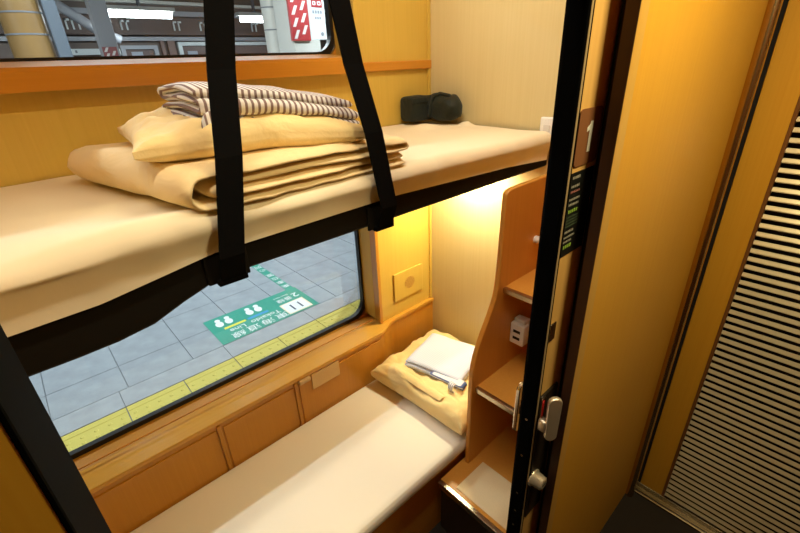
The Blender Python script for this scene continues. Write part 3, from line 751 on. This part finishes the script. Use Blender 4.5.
# ------------------------------------------------------------------ the platform outside
ZP = -0.02
M_TILE = plain('grey_platform_tile', (150, 156, 162), 0.55, scale=9, var=0.28)
M_TILE2 = plain('pale_platform_strip', (160, 164, 168), 0.55, scale=9, var=0.28)
M_YEL = plain('yellow_tactile', (206, 190, 92), 0.5, scale=20, var=0.06)
M_JOINT = plain('tile_joint', (124, 128, 134), 0.8)
pv = finish(obj('floor_platform', MB().box(-6, 14, 1.85, 12, -0.30, ZP - 0.008), M_JOINT, kind='structure'), 'grey tiled station platform outside the window', 'platform')
WL[pv.name] = Vector((0, 0, 0))
T = 0.41
tm = mesh_of(MB().box(0.002, T - 0.002, 0.002, T - 0.002, -0.02, 0, 0.0015, 1), (0, 0, 0), 'tile', M_TILE)
tm0 = mesh_of(MB().box(0.002, T - 0.002, 0.002, 0.30 - 0.002, -0.02, 0, 0.0015, 1), (0, 0, 0), 'tile', M_TILE)
for i in range(-3, 8):
    shared('tile', tm0, pv, (0.092 + i * T, 2.82, ZP))
    for j in range(7): shared('tile', tm, pv, (0.092 + i * T, 3.12 + j * T, ZP))
ts = mesh_of(MB().box(0.0015, 0.6775, 0.002, 0.186, -0.02, 0, 0.001, 1), (0, 0, 0), 'border_strip', M_TILE2)
te = mesh_of(MB().box(0.0015, 0.6775, 0.002, 0.43, -0.02, 0, 0.001, 1), (0, 0, 0), 'edge_slab', M_TILE2)
yt = 0.3395
ym = MB().box(0.003, yt - 0.003, 0.003, yt - 0.003, -0.02, 0, 0.001, 1)
for i in range(5):
    for j in range(5):
        cx, cy = 0.034 + i * 0.068, 0.030 + j * 0.054
        r0, r1 = 0.013, 0.008; n = 7
        vs = [(cx + r0 * math.cos(2*math.pi*k/n), cy + r0 * math.sin(2*math.pi*k/n), 0) for k in range(n)] + [(cx + r1 * math.cos(2*math.pi*k/n), cy + r1 * math.sin(2*math.pi*k/n), 0.003) for k in range(n)]
        ym.add(vs, [(k, (k+1) % n, n + (k+1) % n, n + k) for k in range(n)] + [tuple(range(n, 2*n))])
ym.box(0.006, yt - 0.006, yt - 0.052, yt - 0.036, 0, 0.002)
yme = mesh_of(ym, (0, 0, 0), 'tactile_tile', M_YEL)
for i in range(-3, 11): shared('tactile_tile', yme, pv, (0.036 + i * yt, 2.63 - yt, ZP))
for i in range(-2, 6):
    shared('border_strip', ts, pv, (0.036 + i * 0.679, 2.632, ZP)); shared('edge_slab', te, pv, (0.036 + i * 0.679, 1.86, ZP))

# green boarding sign stuck on the platform; its print reads from the platform side
M_GREEN = plain('sign_green', (42, 150, 128), 0.45, scale=12, var=0.05)
M_SW = plain('sign_white', (236, 240, 240), 0.45)
M_SY = plain('sign_yellow', (232, 222, 70), 0.45)
M_SB = plain('sign_blue', (60, 150, 205), 0.45)
gs = thing('floor_sign', (1.13, 3.04, ZP), 'green boarding position sign stuck on the platform', 'sign')
part('sign_sheet', MB().box(0.722, 1.560, 2.825, 3.250, ZP, ZP + 0.0015), M_GREEN, gs)
part('sign_arm', MB().box(1.475, 1.548, 3.250, 4.45, ZP, ZP + 0.0015), M_GREEN, gs)
bx_ = part('number_panel', MB().box(1.290, 1.510, 2.845, 3.035, ZP + 0.0015, ZP + 0.0022), plain('sign_cream', (244, 226, 196), 0.45), gs, 'white panel with number 11')
part('number_field', MB().box(1.305, 1.495, 2.860, 3.020, ZP + 0.0022, ZP + 0.0026), M_SW, gs)
zt = ZP + 0.003
RX, RY = (-1, 0, 0), (0, -1, 0)
M_NAVY = plain('sign_navy', (50, 60, 90), 0.5)
for dx in (0.036, -0.036): text_part('number_text', '1', 0.15, frame_m((1.40 + dx, 2.94, zt), RX, RY), M_NAVY, bx_)
for i, ch in enumerate('東海道線'):
    text_part('line_character', ch, 0.090, frame_m((1.235 - i * 0.122, 2.888, zt), RX, RY), M_SW, gs, sx=1.2)
text_part('line_name', 'Tokaido', 0.074, frame_m((1.135, 2.968, zt), RX, RY), M_SW, gs, sx=1.02)
text_part('line_name', 'Line', 0.074, frame_m((0.900, 2.968, zt), RX, RY), M_SW, gs, sx=1.02)
text_part('door_number', '2', 0.105, frame_m((1.488, 3.118, zt), RX, RY), M_SW, gs, sx=1.2)
text_part('door_character', '番線', 0.070, frame_m((1.375, 3.105, zt), RX, RY), M_SW, gs)
text_part('door_text', 'Door No.2', 0.030, frame_m((1.375, 3.170, zt), RX, RY), M_SW, gs)
for i, ch in enumerate('乗車位置の列車'):
    text_part('arm_character', ch, 0.072, frame_m((1.512, 3.33 + i * 0.105 + (0.05 if i > 3 else 0), zt), RX, RY), M_SW, gs)
part('yellow_bar', MB().box(0.815, 0.990, 3.020, 3.047, zt - 0.0015, zt - 0.0008), M_SY, gs)
part('blue_bar', MB().box(1.010, 1.190, 3.022, 3.050, zt - 0.0015, zt - 0.0008), M_SB, gs)
def foot(cx, cy):
    b = MB()
    for (ox, oy, rx, ry) in ((0, 0, 0.030, 0.045), (0.004, 0.062, 0.021, 0.024)):
        b.prism([(cx + ox + rx * math.cos(2*math.pi*k/18), cy + oy + ry * math.sin(2*math.pi*k/18)) for k in range(18)], 'Z', zt - 0.0015, zt - 0.0008)
    part('footprint', b, M_SW, gs)
for cx in (0.812, 0.888, 1.065, 1.141): foot(cx, 3.125)

# ------------------------------------------------------------------ the station beyond the upper window
M_DARKW = plain('station_wall_brown', (104, 92, 86), 0.8, scale=4, var=0.15)
M_GREYC = plain('grey_column_paint', (150, 152, 158), 0.5, scale=6)
M_WHC = plain('white_column_paint', (206, 204, 196), 0.5, scale=6)
M_TAN = plain('tan_column_paint', (150, 118, 74), 0.35, scale=5, var=0.15)
M_ROOF = plain('canopy_underside', (92, 86, 84), 0.8)
M_BGRY = plain('blue_grey_steel', (96, 106, 118), 0.5)
obj('wall_station', MB().box(-8, 16, 9.4, 9.6, -0.02, 5.0), M_DARKW, 'brown wall across the station', 'wall', kind='structure')
cn = finish(obj('ceiling_station', MB().box(-8, 16, 2.0, 9.6, 3.6, 3.7), M_ROOF, kind='structure'), 'dark underside of the platform canopy', 'ceiling')
def column(x0, x1, y0, y1, mt, lab, bands=(), nm='platform_column', round_=False):
    t = thing(nm, ((x0 + x1) / 2, (y0 + y1) / 2, ZP), lab, 'column')
    if round_:
        cx, cy, r = (x0 + x1) / 2, (y0 + y1) / 2, (x1 - x0) / 2
        part('shaft', MB().tube([(cx, cy, ZP), (cx, cy, 3.6)], r, 28), mt, t)
        for zz in bands: part('joint_ring', MB().tube([(cx, cy, zz), (cx, cy, zz + 0.012)], r + 0.004, 28), M_JOINT, t)
    else:
        part('shaft', MB().box(x0, x1, y0, y1, ZP, 3.6, 0.01), mt, t)
        for zz in bands: part('joint_ring', MB().box(x0 - 0.005, x1 + 0.005, y0 - 0.005, y1 + 0.005, zz, zz + 0.012), M_JOINT, t)
    return t
column(0.30, 0.60, 5.0, 5.3, M_TAN, 'tan glossy round station column at the far left', (2.14, 2.30), round_=True)
column(0.60, 0.70, 5.0, 5.1, M_BGRY, 'slim blue grey steel post beside the tan column')
gc = column(1.31, 1.50, 7.0, 7.2, M_GREYC, 'grey station column with striped patch near its foot')
column(2.615, 2.81, 5.0, 5.2, M_WHC, 'white round pipe column beside the striped column', (2.20, 2.42), round_=True)
sc_ = column(2.62, 2.95, 4.5, 4.85, M_WHC, 'white column wrapped in red and white warning tape')
column(3.12, 3.34, 5.6, 5.8, M_BGRY, 'blue grey column at the window corner')
# warning tape made of slanting pieces
M_TRED = plain('tape_red', (176, 52, 58), 0.4); M_TWH = plain('tape_white', (230, 224, 220), 0.4)
part('warning_tape', MB().box(2.600, 2.820, 4.480, 4.52, 2.065, 2.62), M_TRED, sc_, 'red warning tape')
def stripes(parent, x0, x1, z0, z1, y, n, wd, mt):
    for c_ in range(2):
        xa = x0 + (x1 - x0) * (0.08 + 0.46 * c_); xb = xa + (x1 - x0) * 0.36
        for i in range(n):
            za = z0 + (z1 - z0) * (i + 0.15 + 0.4 * c_) / n; h = (z1 - z0) / n
            if za + h * 0.8 > z1: continue
            part('tape_stripe', MB().prism([(xa, za), (xa + wd, za), (xb, za + h * 0.75), (xb - wd, za + h * 0.75)], 'Y', y - 0.002, y), mt, parent)
stripes(sc_, 2.600, 2.820, 2.065, 2.62, 4.480, 5, 0.035, M_TWH)
pt = part('warning_patch', MB().box(1.308, 1.470, 6.985, 7.0, 2.00, 2.135), plain('patch_red', (150, 84, 86), 0.5), gc, 'faded striped patch')
stripes(gc, 1.308, 1.470, 2.00, 2.135, 6.985, 2, 0.03, M_TWH)
# white vertical sign with red square
vs_ = thing('hanging_sign', (2.745, 4.2, 2.06), 'white vertical sign with red square at the window corner', 'sign')
part('sign_board', MB().box(2.655, 2.835, 4.195, 4.215, 2.06, 2.52), M_SW, vs_)
part('sign_hanger', MB().box(2.735, 2.755, 4.20, 4.21, 2.52, 3.6), M_BGRY, vs_)
part('red_square', MB().box(2.685, 2.810, 4.1925, 4.195, 2.345, 2.465), M_TRED, vs_)
for i, (xa, za, ww, hh) in enumerate(((2.700, 2.415, .035, .030), (2.755, 2.415, .040, .030), (2.700, 2.362, .035, .034), (2.755, 2.362, .040, .034))):
    part('red_square_mark', MB().ring(rrect(xa, xa + ww, za, za + hh, .008, 3), rrect(xa + .009, xa + ww - .009, za + .009, za + hh - .009, .004, 3), 'Y', 4.191, 4.1925), M_SW, vs_)
M_GP = plain('grey_print', (150, 156, 166), 0.5)
for i in range(4): part('print_block', MB().box(2.690 + i * 0.030, 2.712 + i * 0.030, 4.193, 4.195, 2.290, 2.318), M_GP, vs_)
for i in range(3): part('print_block', MB().box(2.715 + i * 0.026, 2.733 + i * 0.026, 4.193, 4.195, 2.240, 2.262), M_GP, vs_)
part('print_block', MB().tube([(2.785, 4.195, 2.11), (2.785, 4.193, 2.11)], 0.018, 14), M_GP, vs_)
# boards and beams across the station
M_SGN = plain('pale_board', (206, 212, 212), 0.5)
for (x0, x1, z0, z1, lab) in ((1.25, 1.70, 2.125, 2.215, 'white name board left of the grey station column'), (1.80, 2.01, 2.12, 2.21, 'short white name board right of the grey station column')):
    b_ = thing('name_board', ((x0 + x1) / 2, 9.35, z0), lab, 'sign'); part('board', MB().box(x0, x1, 9.33, 9.39, z0, z1), M_SGN, b_)
    part('board_mark', MB().box(x0 + 0.10, x0 + 0.13, 9.325, 9.33, z0 + 0.03, z0 + 0.07), M_JOINT, b_)
def frame_win(x0, x1, z0, z1, lab, mt):
    t = thing('station_window', ((x0 + x1) / 2, 9.35, z0), lab, 'window')
    part('window_frame', MB().ring(rrect(x0, x1, z0, z1, 0.004, 2), rrect(x0 + 0.07, x1 - 0.07, z0 + 0.07, z1 - 0.06, 0.004, 2), 'Y', 9.32, 9.40), mt, t)
    part('window_pane', MB().box(x0 + 0.07, x1 - 0.07, 9.37, 9.395, z0 + 0.07, z1 - 0.06), plain('dark_pane', (112, 96, 92), 0.2), t)
    part('window_notice', MB().box(x0 + 0.16, x0 + 0.34, 9.362, 9.372, 2.06, 2.16), M_GP, t)
frame_win(2.98, 4.9, 1.10, 2.31, 'pale framed window in the wall across the station', M_SGN)
frame_win(2.02, 2.62, 1.10, 2.26, 'narrow grey window in the wall across the station', M_GREYC)
for k, (x0, x1) in enumerate(((2.68, 2.74), (2.80, 2.92))):
    part('wall_post', MB().box(x0, x1, 9.30, 9.40, 0, 2.33), plain('post_brown', (120, 96, 88), 0.5), cn)
for (z0, z1, mt) in ((2.33, 2.39, M_GREYC), (2.72, 2.80, M_GREYC), (2.90, 2.95, M_WHC)):
    part('wall_beam', MB().box(-8, 16, 9.28, 9.40, z0, z1), mt, cn)
part('roof_brace', MB().tube([(0.9, 8.6, 3.0), (1.6, 8.6, 2.45), (1.9, 8.6, 2.30)], 0.07, 8), M_GREYC, cn)
part('fascia', MB().box(-8, 16, 9.26, 9.40, 2.42, 2.70), plain('fascia_brown', (96, 80, 74), 0.6), cn)
# pale illegible lettering on the fascia, as short strokes
for (x0, n) in ((1.33, 3), (2.10, 2), (2.95, 2), (3.42, 2), (4.45, 2)):
    t = thing('wall_letters', (x0, 9.25, 2.48), {1.33: 'pale wall letters left of the grey column', 2.10: 'pale wall letters under the long tube lamp', 2.95: 'pale wall letters right of the long tube lamp', 3.42: 'pale wall letters behind the left strap', 4.45: 'pale wall letters under the short tube lamp'}[x0], 'lettering')
    for i in range(n):
        xx = x0 + i * 0.085
        part('letter_stroke', MB().box(xx, xx + 0.024, 9.245, 9.26, 2.49, 2.64), M_SGN, t)
        part('letter_stroke', MB().box(xx, xx + 0.065, 9.245, 9.26, 2.612, 2.64), M_SGN, t)
# tube lamps
M_TUBE = emis('tube_glow', (0.92, 0.97, 1.0), 22.0)
def tube_lamp(x0, x1, y, z, lab, power=0.0, grp='station tube lamps'):
    t = thing('tube_lamp', ((x0 + x1) / 2, y, z), lab, 'lamp', grp)
    part('tube', MB().tube([(x0, y, z), (x1, y, z)], 0.045, 12), M_TUBE, t)
    part('lamp_tray', MB().box(x0 - 0.05, x1 + 0.05, y - 0.07, y + 0.07, z + 0.05, z + 0.10), M_WHC, t)
    part('lamp_hanger', MB().box((x0 + x1) / 2 - 0.02, (x0 + x1) / 2 + 0.02, y - 0.02, y + 0.02, z + 0.10, 3.6), M_BGRY, t)
    if power: area('tube_lamp_light', ((x0 + x1) / 2, y, z - 0.06), x1 - x0, power, COOL, t, sy=0.12)
tube_lamp(1.70, 2.56, 8.0, 2.605, 'long bright tube lamp right of the grey column', 20)
tube_lamp(3.68, 4.20, 8.0, 2.585, 'short bright tube lamp between the straps', 20)
tube_lamp(0.05, 0.66, 8.0, 2.61, 'bright tube lamp at the left window edge', 20)
tube_lamp(4.36, 4.46, 8.0, 2.54, 'tiny round lamp beside the white pipe column')
for k, x in enumerate((-1.2, 1.2, 3.6)):
    tube_lamp(x - 0.8, x + 0.8, 3.6, 3.3, ('leftmost', 'middle', 'rightmost')[k] + ' tube lamp under the canopy directly above the platform', P_PLAT, 'canopy lamps over the platform')
